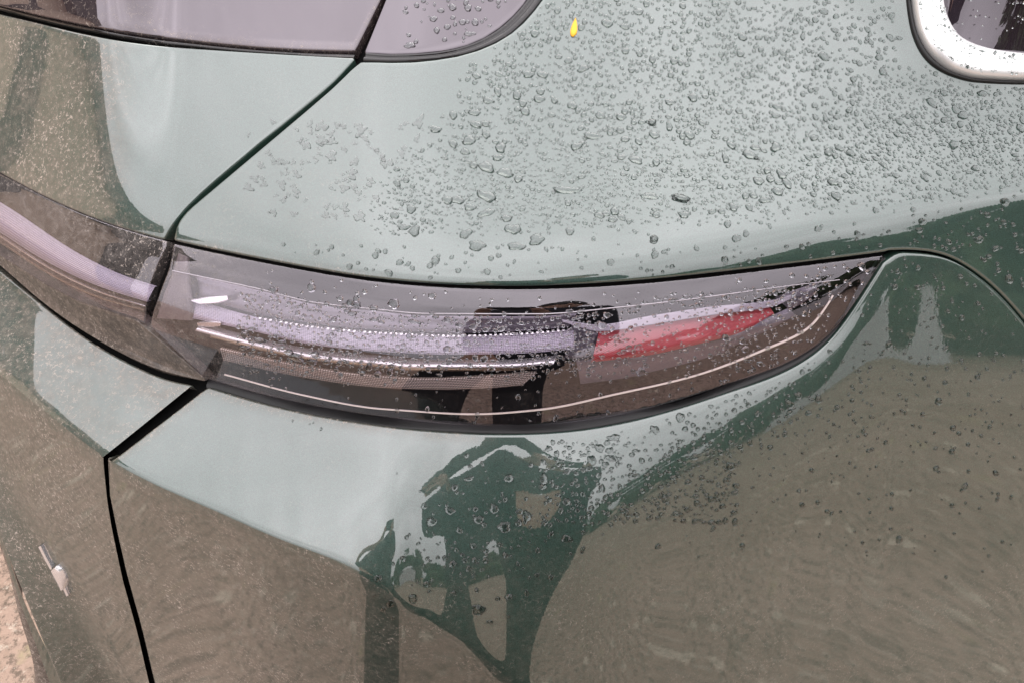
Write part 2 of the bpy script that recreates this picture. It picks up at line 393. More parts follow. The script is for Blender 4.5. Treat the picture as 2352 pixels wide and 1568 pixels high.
def mk_ground():
    M = Mat('sandy_dirt'); v = M.coord('Object')
    n1 = M.noise(v, 1.3, 6, .6); n2 = M.noise(v, 14, 5, .65); n3 = M.noise(v, 60, 3)
    c = M.mixc(M.ramp(n1, .35, .65), (.275, .192, .145), (.345, .25, .195)); c = M.mixc(M.ramp(n2, .52, .68, 0, .4), c, (.17, .125, .085)); c = M.mixc(M.ramp(M.voro(v, 11), .22, .12), c, (.50, .42, .33)); c = M.mixc(M.ramp(M.noise(v, 3.3, 6, .75), .54, .66, 0, .5), c, (.15, .12, .09)); c = M.mixc(M.ramp(M.noise(v, 48, 4, .75), .48, .60, 0, .75), c, (.09, .072, .055)); c = M.mixc(M.ramp(M.noise(v, 36, 5, .8), .55, .64, 0, .7), c, (.50, .43, .35))
    c = M.mixc(M.ramp(M.noise(v, 5, 5, .7), .60, .70), c, (.30, .25, .15))
    p = M.pr(Base_Color=c, Roughness=.95, Specular_IOR_Level=.2)
    M.l(M.bump(M.math('ADD', n2, M.math('MULTIPLY', n3, .5)), .012, .8), p.inputs['Normal']); return M.end(p.outputs[0])
M_ground = mk_ground()

# ------------------------------------------------------------------ dust zones (pale road dirt thrown up by the wheels)
def sm(x, a, b): t = np.clip((np.asarray(x, float) - a) / (b - a), 0, 1); return t * t * (3 - 2 * t)
def d_TU(u, v): return .85 * (1 - sm(u, 230, 330)) + .05 + .35 * sm(v - seed_l(u), -60, -8)
def d_QU(u, v): return .03 + .10 * (1 - sm(u, 700, 1000)) + .55 * sm(v - seed_l(u), -22, -4) * (1 - sm(u, 700, 1000))
def d_RG(u, v): return .12 + .45 * (1 - sm(u, 300, 420)) + .9 * sm(v - RG_bot(u), -18, -3)
def d_L1(u, v): return .75 - .25 * sm(v - seed_l(u), 60, 120) + 0 * u
def d_L2(u, v): return .55 * (1 - sm(u, 430, 700)) + .05 * (v > 900)
def d_sk(u, v): return .7 + 0 * u
def d_TL(u, v): return .6 + .75 * (1 - sm(v - TL_top(u), 0, 90)) * (1 - .5 * sm(u, 330, 430)) + .4 * (1 - sm(u, 0, 260))
def d_TF(u, v): return .95 - .3 * sm(v, 1300, 1500) + 0 * u
def d_BL(u, v): return .08 + .16 * sm(v - crease(u) * 0, 1150, 1400) + 0 + .8 * (1 - sm(v - BL_top(u), 0, 26)) * (1 - sm(u, 1000, 1200)) + .04 * sm(v - crease(u), -20, 0)
def d_BF(u, v): return .85 - .35 * sm(u, 500, 1100)

car = empty('car', 'dark green car seen close at its rear corner, wet with rain drops', 'car', (0, .6, 0))
TU_top = spl([(-300, -45), (0, 38), (100, 62), (200, 85), (330, 105), (500, 119), (700, 131), (815, 137)])
gapA_l = lin([(378, 549), (386, 533), (395, 518), (412, 496), (430, 475), (465, 441), (500, 410), (550, 368), (600, 326), (650, 286), (700, 245), (735, 216), (765, 190), (790, 164), (806, 146), (815, 137)])
def TU_bot(u): return np.where(u < 374, seed_l(u) - 4, gapA_l(u + 5) - 2)
panelTU = skin_panel('tailgate_panel', TU_top, TU_bot, -300, 808, 9, 40, M_paint, car, knots=(374,), dust=d_TU)
QU_topf = lin([(403, 548), (408, 524), (416, 508), (428, 492), (445, 476), (470, 455), (500, 430), (550, 388), (600, 346), (650, 304), (700, 262), (735, 232), (765, 206), (790, 182), (812, 160), (830, 146), (860, 146), (900, 147), (950, 146), (1000, 141), (1050, 133), (1100, 119), (1140, 102), (1175, 81), (1205, 55), (1230, 27), (1250, 0), (1270, -33), (1290, -75), (1310, -125), (1335, -200), (1350, -245), (2098, -245), (2125, -110), (2150, 30), (2165, 85), (2183, 112), (2215, 135), (2260, 146), (2352, 155), (2500, 158), (2700, 155)])
QU_botf = spl([(2020, 577), (2080, 574), (2130, 577), (2180, 589), (2240, 622), (2300, 672), (2352, 730), (2420, 820), (2500, 950), (2600, 1160), (2700, 1400)])
def QU_bot(u): return np.where(u < 2040, seed_l(u) - 8, QU_botf(u) - 4)
densU = np.concatenate([np.linspace(0, .8, 60), np.linspace(.8, 1, 70)[1:]])
panelQU = skin_panel('quarter_panel', QU_topf, QU_bot, 403, 2690, 9, 90, M_paint, car, dens=densU, knots=(408, 416, 830, 1250, 1270, 1290, 1310, 1335, 2098, 2125, 2150, 2165, 2183), dust=d_QU)
RG_bot = lin([(-300, -75), (0, 9), (100, 33), (200, 54), (300, 71), (400, 84), (500, 95), (600, 104), (700, 110), (812, 113), (868, 0), (988, -240)])
glassR = skin_panel('rear_window', lambda u: np.full_like(u, -245.), RG_bot, -300, 985, 12, 20, M_glass, car, knots=(812, 868), dust=d_RG)
QG_top = lin([(842, 117), (890, 0), (1000, -245), (1400, -245)]); QG_bot = lin([(842, 118), (900, 121), (960, 119), (1020, 113), (1070, 101), (1110, 84), (1145, 61), (1175, 35), (1200, 7), (1222, -28), (1245, -80), (1265, -140), (1285, -230)])
glassQ = skin_panel('quarter_glass', QG_top, QG_bot, 842, 1284, 6, 24, M_glass, car, knots=(890, 1000))
L1_bot = lin([(-300, 370), (0, 586), (110, 655), (184, 692), (305, 731), (331, 743), (333, 700), (340, 658), (362, 600), (380, 564)])
lampL = skin_panel('tailgate_lamp', lambda u: seed_l(u) + 5, L1_bot, -300, 379, 7, 40, M_lens, car, knots=(331, 333, 340), lipr=.0012, dust=d_L1)
sk_top = lin([(-300, 374), (0, 590), (110, 659), (184, 696), (305, 736), (312, 737), (467, 868)]); sk_bot = spl([(-300, 385), (0, 609), (92, 688), (221, 776), (368, 846), (471, 873)])
skirt = skin_panel('lamp_skirt', sk_top, sk_bot, -300, 468, 7, 12, M_skirt, car, lipr=.001, dust=d_sk)
L2_top0 = lin([(347, 748), (353, 721), (372, 665), (390, 618), (401, 566)]); L2_bot0 = lin([(347, 750), (380, 780), (474, 872)])
def L2_top(u): return np.where(u < 401, L2_top0(u), seed_l(u) + 7)
def L2_bot(u): return np.where(u < 474, L2_bot0(u), lampbot(u) - 7)
lampR = skin_panel('tail_lamp', L2_top, L2_bot, 347, 2026, 6, 60, M_lens, car, knots=(353, 390, 401), lipr=.0012, dust=d_L2)
TL_top = spl([(-300, 400), (0, 629), (100, 710), (200, 784), (300, 840), (400, 879), (437, 886)])
TL_botg = lin([(235, 1050), (300, 998), (437, 887)])
def TL_bot(u): return np.where(u < 235, crease(u), TL_botg(u))
ledgeT = skin_panel('tailgate_lower_panel', TL_top, TL_bot, -300, 436, 9, 30, M_paint, car, knots=(235,), lip=(1, 0, 0, 0), dust=d_TL)
TF_topg = lin([(235, 1050), (239, 1120), (254, 1212), (279, 1330), (313, 1451), (340, 1568), (375, 1720)])
def TF_top(u): return np.where(u < 235, crease(u), TF_topg(u - 2.5))
TF_bot = spl([(-300, 640), (-150, 900), (0, 1227), (50, 1345), (143, 1568), (220, 1740), (375, 2000)])
faceT = skin_panel('tailgate_face', TF_top, lambda u: np.minimum(TF_bot(u), 1900), -300, 374, 9, 60, M_paint, car, knots=(235, 239), lip=(0, 1, 0, 1), dust=d_TF)
BL_topf = lin([(250, 1068), (456, 908), (480, 890)])
BL_topr = spl([(2040, 600), (2060, 586), (2090, 583), (2130, 586), (2180, 598), (2240, 632), (2300, 684), (2352, 744), (2420, 836), (2500, 966), (2600, 1176), (2700, 1420)])
def BL_top(u): return np.where(u < 480, BL_topf(u), np.where(u < 2040, lampbot(u) + 17, BL_topr(u) + 4))
dens = np.concatenate([np.linspace(0, .12, 26), np.linspace(.12, 1, 90)[1:]])
ledgeB = skin_panel('bumper_panel', BL_top, lambda u: np.minimum(crease(u), 1680), 250, 2690, 8, 90, M_paint, car, dens=dens, knots=(456, 480), lip=(1, 0, 1, 0), dust=d_BL)
BF_bot = lin([(250, 1069), (254, 1139), (272, 1227), (294, 1323), (327, 1440), (357, 1568), (400, 1720), (440, 1680), (1600, 1680)])
faceB = skin_panel('bumper_face', crease, BF_bot, 250, 1480, 8, 50, M_paint, car, knots=(254,), lip=(0, 1, 1, 0), dust=d_BF)
# inner shell behind all gaps; deeper behind the lamps
us = colsamp(-305, 2692, 12); tt = np.linspace(0, 1, 150)
bt = np.where(us < 375, np.minimum(TF_bot(us) - 12, 1680), 1680)
U = np.repeat(us[:, None], 150, 1); V = -250 + (bt + 250)[:, None] * tt[None]
pos, nr = PN(U, V)
inl = ((V > seed_l(U) + 12) & (V < lampbot_(U) - 14) & (U < 2000)).astype(float)
for _ in range(2): inl = (np.roll(inl, 1, 1) + np.roll(inl, -1, 1) + inl) / 3
shell = link('inner_shell', (pos - nr * (.0135 + .02 * inl)[..., None]).reshape(-1, 3), grid_faces(len(us), 150), M_shell); attach(shell, car)

def pcurve(pts, n):
    """even samples on a smooth curve through pixel points"""
    q = np.array(pts, float); d = np.concatenate([[0], np.cumsum(np.hypot(*np.diff(q, axis=0).T))]); s = np.linspace(0, d[-1], n)
    return np.stack([pch(d, q[:, 0])(s), pch(d, q[:, 1])(s)], 1)
def ribbon(name, A, B, prof, mat, root=None, n=80, m=None, dust=None):
    """strip between two body lines; prof = list of (fraction across, height above the skin in metres)"""
    A, B = pcurve(A, n), pcurve(B, n); f = np.array([q[0] for q in prof]); h = np.array([q[1] for q in prof])
    PX = A[:, None, :] + (B - A)[:, None, :] * f[None, :, None]
    pos, nr = PN(PX[..., 0], PX[..., 1]); pos = pos + nr * h[None, :, None]
    o = link(name, pos.reshape(-1, 3), grid_faces(n, len(f)), mat)
    uvl = o.data.uv_layers.new(name='UVMap'); L = np.concatenate([[0], np.cumsum(np.linalg.norm(np.diff(pos[:, 0], axis=0), axis=1))])
    W = np.stack(np.broadcast_arrays(L[:, None], f[None, :]), -1).reshape(-1, 2)
    vi = np.empty(len(o.data.loops), int); o.data.loops.foreach_get('vertex_index', vi); uvl.data.foreach_set('uv', W[vi].ravel())
    if dust is not None:
        at = o.data.attributes.new('dust', 'FLOAT', 'POINT'); at.data.foreach_set('value', np.full(n * len(f), dust, np.float32))
    if root is not None:
        if root.type == 'EMPTY': attach(o, root)
        else: o.parent = root; o.matrix_parent_inverse = root.matrix_basis.inverted()
    return o
def flat(h, e=.003, k=8): return [(0, h - e)] + [(t, h) for t in np.linspace(.02, .98, k)] + [(1, h - e)]
def dome(h0, h1, k=9): return [(t, h0 + (h1 - h0) * math.sqrt(max(0, 1 - (2 * t - 1) ** 2))) for t in np.linspace(0, 1, k)]
def off(c, dv, du=0): return [(a + du, b + dv) for a, b in c]

# seals
seal = [(-300, 388), (0, 617), (200, 758), (470, 878), (700, 940), (900, 972), (1176, 990), (1500, 946), (1700, 884), (1850, 821), (1935, 750), (1995, 668), (2040, 594)]
ribbon('lamp_seal', off(seal[3:], -6), off(seal[3:], 12), dome(-.008, -.0035), M_black, car, 160)
qtrim_o = [(833, 140), (900, 142), (1000, 137), (1050, 129), (1100, 115), (1140, 98), (1175, 77), (1203, 51), (1228, 23), (1248, -5), (1268, -38), (1288, -80), (1308, -130), (1335, -230)]
qtrim_i = [(842, 122), (900, 126), (960, 124), (1020, 118), (1072, 105), (1113, 88), (1149, 64), (1179, 37), (1204, 8), (1227, -28), (1249, -79), (1270, -140), (1290, -233)]
ribbon('glass_trim', qtrim_o, pcurve(qtrim_i, 14).tolist(), [(0, -.004), (.08, -.001), (.3, .0008), (.5, 0), (.6, -.002), (.75, .0), (.9, .001), (1, -.002)], M_trim, car, 120, dust=.1)
ribbon('glass_trim', [(-300, -62), (0, 24), (200, 70), (400, 99), (600, 118), (700, 124), (812, 128)], [(-300, -72), (0, 13), (200, 58), (400, 88), (600, 108), (700, 114), (812, 117)], dome(-.007, -.003), M_trim, car, 80, dust=.25)
ribbon('glass_trim', [(690, 127), (740, 129.5), (812, 132)], [(690, 122), (740, 122), (812, 126)], dome(-.003, -.001), M_trim, car, 30, dust=.5)

# ---- tail lamp on the quarter
LR = lampR
ribbon('lens_ridge', [(397, 621), (588, 661), (720, 693), (864, 709), (978, 719), (1235, 720), (1419, 705), (1585, 686), (1818, 655), (1928, 642)], [(397, 624), (588, 664), (720, 696), (864, 712), (978, 722), (1235, 723), (1419, 708), (1585, 689), (1818, 657), (1928, 644)], dome(.0001, .0007, 5), M_ridge, LR, 160)
g_t = [(419, 691), (573, 735), (720, 758), (864, 770), (1051, 777), (1200, 772), (1322, 762)]; g_b = [(430, 735), (588, 768), (720, 797), (864, 811), (1022, 817), (1200, 815), (1322, 805)]
ribbon('light_guide', g_t, pcurve(g_b, 7).tolist(), [(0, -.014), (.02, -.010), (.25, -.0085), (.5, -.007), (.75, -.0055), (.98, -.004), (1, -.008)], M_guide, LR, 160)
ribbon('chrome_strip', [(447, 754), (570, 786), (720, 816), (864, 829), (941, 836), (1154, 835), (1283, 824)], [(447, 761), (570, 793), (720, 824), (864, 837), (941, 845), (1154, 845), (1270, 837)], [(0, -.010), (.06, -.0085), (.5, -.004), (.94, -.0005), (1, -.004)], M_bright, LR, 120)
ribbon('chrome_strip', [(470, 781), (600, 812), (720, 834), (864, 848), (941, 856), (1154, 856), (1220, 852)], [(470, 790), (600, 821), (720, 843), (864, 858), (941, 866), (1154, 865), (1220, 861)], dome(-.010, -.008), M_bronze, LR, 120)
ribbon('textured_band', [(496, 809), (643, 842), (831, 871), (978, 880), (1125, 873), (1235, 864)], [(504, 838), (699, 879), (868, 901), (1015, 906), (1120, 903), (1199, 896)], flat(-.006), M_mesh, LR, 140)
ribbon('lower_ridge', [(515, 858), (698, 906), (864, 936), (904, 939), (1088, 949), (1235, 939), (1419, 902), (1598, 860), (1745, 805), (1855, 752), (1901, 697), (1912, 678)], [(515, 862), (698, 910), (864, 940), (904, 943), (1088, 953.5), (1235, 944), (1419, 907), (1598, 865), (1748, 810), (1859, 756), (1905, 699), (1916, 680)], [(0, -.0005), (.3, .0001), (.5, .0003), (.7, .0001), (1, -.0005)], M_ridge2, LR, 160)
ribbon('red_reflector', [(1382, 765), (1487, 752), (1585, 738), (1700, 720), (1781, 709)], [(1360, 835), (1487, 820), (1600, 795), (1700, 768), (1781, 722)], [(0, -.014), (.02, -.010), (.25, -.008), (.5, -.006), (.75, -.004), (.98, -.002), (1, -.006)], M_red, LR, 60)
ribbon('upper_strip', [(1292, 736), (1380, 748), (1487, 730), (1634, 708), (1781, 693), (1830, 679)], [(1294, 741), (1382, 763), (1487, 750), (1634, 727), (1781, 707), (1832, 684)], flat(-.004), M_pale, LR, 80)
ribbon('end_wall', [(353, 735), (372, 672), (392, 622), (404, 580)], [(437, 740), (432, 690), (426, 640), (424, 588)], flat(-.003), M_smoke, LR, 30)
ribbon('chrome_piece', [(424, 690), (470, 683), (515, 680)], [(455, 701), (490, 698), (517, 690)], flat(-.004), M_chrome, LR, 12)
ribbon('chrome_piece', [(447, 745), (480, 742), (503, 743)], [(450, 753), (480, 755), (500, 753)], flat(-.003), M_chrome, LR, 12)
ribbon('reflector', [(432, 632), (588, 670), (720, 703), (864, 718), (978, 728), (1235, 729), (1330, 722)], [(440, 690), (573, 728), (720, 752), (864, 764), (1051, 770), (1200, 766), (1310, 757)], [(0, -.012), (.03, -.010), (.3, -.012), (.6, -.0125), (.9, -.011), (1, -.014)], M_reflector, LR, 120)
ribbon('reflector', [(1318, 745), (1350, 752), (1384, 766)], [(1300, 838), (1330, 842), (1362, 838)], flat(-.011), M_reflector, LR, 20)
def teeth():
    c = pcurve([(573, 733), (720, 756), (864, 768), (1051, 775), (1200, 770), (1322, 760)], 62); V_, F_ = [], []
    for k, (a, b) in enumerate(c[1:-1]):
        uu = np.array([a - 3, a + 3, a + 3, a - 3, a - 3, a + 3, a + 3, a - 3]); vv = np.array([b - 2.5, b - 2.5, b + 1.5, b + 1.5] * 2); p, n = PN(uu, vv)
        h = np.array([-.012] * 4 + [-.0085, -.0085, -.0075, -.0075]); V_ += list(p + n * h[:, None]); o = k * 8
        F_ += [(o + 4, o + 5, o + 6, o + 7), (o, o + 1, o + 5, o + 4), (o + 1, o + 2, o + 6, o + 5), (o + 2, o + 3, o + 7, o + 6), (o + 3, o, o + 4, o + 7)]
    o = link('light_teeth', V_, F_, M_bright, None, False); o.parent = LR; o.matrix_parent_inverse = LR.matrix_basis.inverted(); o['kind'] = 'stuff'
teeth()
# moulded facets behind the clear right end of the lens
for k, (a0, a1, b0, b1) in enumerate((((1330, 845), (1500, 838), (1340, 905), (1500, 880)), ((1500, 836), (1690, 795), (1500, 878), (1680, 830)), ((1690, 790), (1830, 720), (1680, 826), (1850, 742)), ((1800, 690), (1900, 655), (1835, 725), (1890, 690)))):
    ribbon('moulded_facet', [a0, ((a0[0] + a1[0]) / 2, (a0[1] + a1[1]) / 2 - 1), a1], [b0, ((b0[0] + b1[0]) / 2, (b0[1] + b1[1]) / 2 + 2), b1], [(0, -.014), (.5, -.010 - .002 * (k % 2)), (1, -.014)], M_reflector, LR, 20)
# ---- lamp on the tailgate
ribbon('light_guide', [(-300, 300), (0, 480), (158, 586), (257, 634), (338, 660)], [(-300, 345), (0, 538), (110, 606), (221, 658), (336, 695)], [(0, -.012), (.02, -.009), (.5, -.005), (.98, -.001), (1, -.006)], M_guide, lampL, 100)
ribbon('chrome_strip', [(-300, 352), (0, 552), (110, 622), (221, 674), (325, 706)], [(-300, 355), (0, 557), (110, 627), (221, 680), (325, 712)], dome(-.007, -.004), M_chrome, lampL, 100)
ribbon('chrome_strip', [(-300, 362), (0, 572), (110, 641), (221, 692), (318, 719)], [(-300, 364), (0, 575), (110, 644), (221, 696), (318, 723)], dome(-.008, -.006), M_bronze, lampL, 100)

# ---- chrome badge on the tailgate
b1 = ribbon('badge', [(93, 1250), (103, 1271), (120, 1303)], [(101, 1246), (111, 1267), (127, 1297)], dome(0, .005, 7), M_bright, car, 12)
b2 = ribbon('badge', [(122, 1306), (128, 1322), (138, 1338), (144, 1346)], [(136, 1293), (149, 1309), (157, 1328), (156, 1343)], dome(0, .007, 9), M_bright, car, 14)
b3 = ribbon('badge', [(143, 1336), (150, 1348), (157, 1363)], [(149, 1333), (156, 1345), (162, 1360)], flat(.004, .004, 4), M_bright, car, 10)

ribbon('edge_strip', [(-150, 905), (0, 1230), (44, 1360), (143, 1568), (185, 1665)], [(-160, 950), (-6, 1290), (34, 1392), (108, 1568), (142, 1665)], [(0, -.002), (.06, -.004), (.4, -.004), (.5, -.009), (.95, -.010), (1, -.014)], M_paint, car, 60, dust=.15)
ribbon('lower_cladding', [(-160, 945), (-6, 1285), (34, 1387), (112, 1568), (146, 1665)], [(-175, 985), (-24, 1330), (10, 1420), (70, 1568), (98, 1665)], [(0, -.014), (.2, -.014), (.8, -.02), (1, -.035)], M_skirt, car, 60, dust=.9)
# ---- side window with its frame
fo = [(2084, -245), (2086, -120), (2092, 0), (2101, 60), (2120, 106), (2150, 143), (2192, 169), (2245, 182), (2352, 187), (2500, 187), (2690, 183)]
fi = [(2160, -245), (2161, -120), (2165, 0), (2173, 46), (2188, 72), (2210, 92), (2240, 106), (2290, 116), (2352, 123), (2500, 128), (2690, 126)]
win_b = spl([(2161, -245), (2163, -60), (2166, 5), (2174, 46), (2189, 72), (2211, 92), (2241, 106), (2291, 116), (2352, 123), (2500, 128), (2690, 126)])
win_bl = lin([(2161, -243), (2163, -60), (2166, 5), (2170, 28), (2174, 46), (2181, 61), (2189, 72), (2199, 83), (2211, 92), (2225, 100), (2241, 106), (2291, 116), (2352, 123), (2500, 128), (2690, 126)])
sidewin = skin_panel('side_window', lambda u: np.full_like(u, -245.), win_bl, 2161, 2690, 8, 24, M_glass, car, knots=(2163, 2166, 2170, 2174, 2189, 2211), inset=lambda U, V:   .0105 - .012 * (win_bl(U) - V) / 125)
o = ribbon('window_frame', fo, pcurve(fi, 11).tolist(), [(0, 0), (.02, .004), (.10, .0075), (.3, .009), (.7, .0085), (.93, .007), (.98, .004), (1, -.012)], M_satin, sidewin, 120)
g0 = ribbon('window_gasket', [(a - 11 if i < 6 else a - 5, b + (2 if i < 4 else 8)) for i, (a, b) in enumerate(fo)], fo, dome(0, .003, 7), M_black, sidewin, 120)
# ---- small yellow petal
def petal():
    bm = bmesh.new(); n = 26
    px = [(1319 + 10.5 * math.sin(t) * (math.sin(t / 2)) ** 1.2 + 3 * math.cos(t), 64 - 22 * math.cos(t)) for t in np.linspace(0, 2 * math.pi, n, endpoint=False)]
    a = np.array(px); 
    vs = []
    for k, f in enumerate((1.0, .96, .6, .25)):
        q = a * f + np.array([1321, 66]) * (1 - f); p0, n0 = PN(q[:, 0], q[:, 1]); vs.append([bm.verts.new(p0[i] + n0[i] * (.0001 + (.0005, .0012, .0016, .0014)[k])) for i in range(n)])
    p0, n0 = PN(1321, 66); c = bm.verts.new(p0 + n0 * .0014)
    for k in range(3):
        for i in range(n): bm.faces.new((vs[k][i], vs[k][(i + 1) % n], vs[k + 1][(i + 1) % n], vs[k + 1][i]))
    for i in range(n): bm.faces.new((vs[3][i], vs[3][(i + 1) % n], c))
    me = bpy.data.meshes.new('petal'); bmesh.ops.recalc_face_normals(bm, faces=bm.faces)
    for f in bm.faces: f.smooth = True
    bm.to_mesh(me); o = bpy.data.objects.new('petal', me); COL.objects.link(o); me.materials.append(mk_simple('yellow_petal', (.9, .42, .01), .4)); return o
pt = petal(); pt['label'] = 'small yellow petal stuck to the wet green bodywork near the top edge'; pt['category'] = 'petal'
gr = link('ground', [(-300, -300, 0), (300, -300, 0), (300, 300, 0), (-300, 300, 0)], [(0, 1, 2, 3)], M_ground); gr['kind'] = 'structure'

# ------------------------------------------------------------------ what stands around the car and shows in its paint
def skin_body(name, joints, bones, mat, root, sub=2, smooth=True):
    """continuous limb surface grown over a skeleton of joints: name -> (x, y, z, radius)"""
    keys = list(joints); me = bpy.data.meshes.new(name)
    me.from_pydata([joints[k][:3] for k in keys], [(keys.index(a), keys.index(b)) for a, b in bones], [])
    o = bpy.data.objects.new(name, me); COL.objects.link(o)
    bm = bmesh.new(); bm.from_mesh(me); lay = bm.verts.layers.skin.verify(); bm.verts.ensure_lookup_table()
    for i, k in enumerate(keys): r = joints[k][3]; rr = r if isinstance(r, tuple) else (r, r); bm.verts[i][lay].radius = rr
    bm.verts[0][lay].use_root = True; bm.to_mesh(me); bm.free()
    o.modifiers.new('skin', 'SKIN').use_smooth_shade = True; o.modifiers.new('sub', 'SUBSURF').levels = sub; o.modifiers['sub'].render_levels = sub
    me.materials.append(mat); attach(o, root); return o
M_skin = mk_simple('skin', (.45, .27, .19), .5); M_jack = mk_simple('dark_jacket_cloth', (.018, .02, .026), .85, Specular_IOR_Level=.1); M_trou = mk_simple('black_trouser_cloth', (.012, .012, .013), .9, Specular_IOR_Level=.1)
M_hair = mk_simple('black_hair', (.01, .008, .007), .5); M_shoe = mk_simple('black_shoe', (.015, .015, .015), .6)
pr_ = empty('person', 'person in dark coat and black trousers holding up a phone beside the car corner', 'person', (.03, -.22, 0))
hx, hy = .03, -.22
J = {'pelvis': (hx, hy - .02, .86, (.17, .12)), 'waist': (hx, hy, 1.02, (.18, .11)), 'chest': (hx + .06, hy - .02, 1.22, (.18, .10)), 'neck': (hx + .13, hy - .04, 1.40, .055), 'jaw': (hx + .16, hy - .02, 1.49, .06),
     'head': (hx + .18, hy - .02, 1.57, (.078, .09)), 'crown': (hx + .185, hy - .03, 1.64, .06)}
Bn = [('pelvis', 'waist'), ('waist', 'chest'), ('chest', 'neck'), ('neck', 'jaw'), ('jaw', 'head'), ('head', 'crown')]
for s, t in ((-1, 'l'), (1, 'r')):
    J.update({'hip' + t: (hx - .07 + s * .09, hy + .04, .80, .09), 'knee' + t: (-.11 + s * .13, .04 - s * .05, .45, .066), 'ankle' + t: (-.13 + s * .14, .08 - s * .06, .09, .05), 'toe' + t: (-.14 + s * .15, .18 - s * .06, .04, .038),
              'sh' + t: (hx + .10 + s * .18, hy - .02, 1.35, .055), 'el' + t: (hx + .07 + s * .17, hy + .03, 1.10, .06), 'wr' + t: (s * .095 + .0, -.085, 1.285, .027), 'palm' + t: (s * .088, -.045, 1.315, (.032, .018))})
    Bn += [('pelvis', 'hip' + t), ('hip' + t, 'knee' + t), ('knee' + t, 'ankle' + t), ('ankle' + t, 'toe' + t), ('chest', 'sh' + t), ('sh' + t, 'el' + t), ('el' + t, 'wr' + t), ('wr' + t, 'palm' + t)]
    for f, (dy, dz, L) in enumerate(((.010, .030, .030), (.004, .014, .034), (-.004, -.002, .032), (-.012, -.016, .026))):
        a_, b_, c_ = 'f%d' % f + t, 'g%d' % f + t, 'h%d' % f + t
        px, py, pz = J['palm' + t][:3]
        J[a_] = (px - s * .004, py + .016 + dy * .3, pz + dz, .0095); J[b_] = (px - s * .012, py + .020, pz + dz + .004, .0085); J[c_] = (px - s * (.012 + L * .5), py + .012, pz + dz + .006, .0075)
        Bn += [('palm' + t, a_), (a_, b_), (b_, c_)]
    J['t1' + t] = (px - s * .01, py - .012, pz + .02, .010); J['t2' + t] = (px - s * .03, py - .006, pz + .036, .009); Bn += [('palm' + t, 't1' + t), ('t1' + t, 't2' + t)]
skin_body('body', J, Bn, M_skin, pr_, 1)
def sub(keys, extra, dr=0):
    d = {}
    for k in keys:
        x, y, z, r = J[k]; d[k] = (x, y, z, tuple(q + extra for q in r) if isinstance(r, tuple) else r + extra)
    return d
J['hem'] = (hx - .05, hy + .02, .62, (.21, .14)); skin_body('coat', sub(['hem', 'chest', 'waist', 'pelvis', 'shl', 'ell', 'shr', 'elr', 'wrl', 'wrr', 'neck'], .035), [('chest', 'waist'), ('waist', 'pelvis'), ('pelvis', 'hem'), ('chest', 'shl'), ('shl', 'ell'), ('ell', 'wrl'), ('chest', 'shr'), ('shr', 'elr'), ('elr', 'wrr'), ('chest', 'neck')], M_jack, pr_, 2)
skin_body('trousers', sub(['pelvis', 'hipl', 'kneel', 'anklel', 'hipr', 'kneer', 'ankler'], .022), [('pelvis', 'hipl'), ('hipl', 'kneel'), ('kneel', 'anklel'), ('pelvis', 'hipr'), ('hipr', 'kneer'), ('kneer', 'ankler')], M_trou, pr_, 2)
for t in 'lr': skin_body('shoe', sub(['ankle' + t, 'toe' + t], .012), [('ankle' + t, 'toe' + t)], M_shoe, pr_, 2)
def ball(name, c, r, mat, root, seg=16, squash=(1, 1, 1)):
    bm = bmesh.new(); bmesh.ops.create_uvsphere(bm, u_segments=seg, v_segments=seg // 2, radius=1)
    for v in bm.verts: v.co = Vector((v.co.x * r * squash[0] + c[0], v.co.y * r * squash[1] + c[1], v.co.z * r * squash[2] + c[2]))
    for f in bm.faces: f.smooth = True
    me = bpy.data.meshes.new(name); bm.to_mesh(me); bm.free(); me.materials.append(mat); o = bpy.data.objects.new(name, me); COL.objects.link(o); attach(o, root); return o
hc = J['head']; ball('hair', (hc[0], hc[1] - .025, hc[2] + .045), .098, M_hair, pr_, 20, (.95, 1.0, .85))
for s in (-1, 1): ball('eye', (hc[0] + s * .032, hc[1] + .082, hc[2]), .012, M_hair, pr_, 8); ball('ear', (hc[0] + s * .083, hc[1], hc[2] - .01), .025, M_skin, pr_, 8, (.4, .7, 1.2))
ball('nose', (hc[0], hc[1] + .098, hc[2] - .03), .016, M_skin, pr_, 8, (.8, 1, 1.3)); ball('mouth', (hc[0], hc[1] + .088, hc[2] - .065), .02, simple_lip if 'simple_lip' in globals() else M_skin, pr_, 8, (1, .4, .3))
# the phone: its back with the lens faces the car; the picture is taken from its upper edge
bm = bmesh.new(); bmesh.ops.create_cube(bm, size=1)
for v in bm.verts: v.co = Vector((v.co.x * .155, v.co.y * .074, v.co.z * .008))
bmesh.ops.bevel(bm, geom=bm.edges[:], offset=.003, segments=2, affect='EDGES')
me = bpy.data.meshes.new('phone'); bm.to_mesh(me); bm.free(); me.materials.append(mk_glossy('black_phone_glass', (.02, .02, .022), 1.5)); ph = bpy.data.objects.new('phone', me); COL.objects.link(ph)
ph.rotation_euler = cam.rotation_euler; ph.location = Vector(CAMP - FW * .012 - UP * .02); ph['label'] = 'black phone held sideways in both hands above the car corner'; ph['category'] = 'phone'

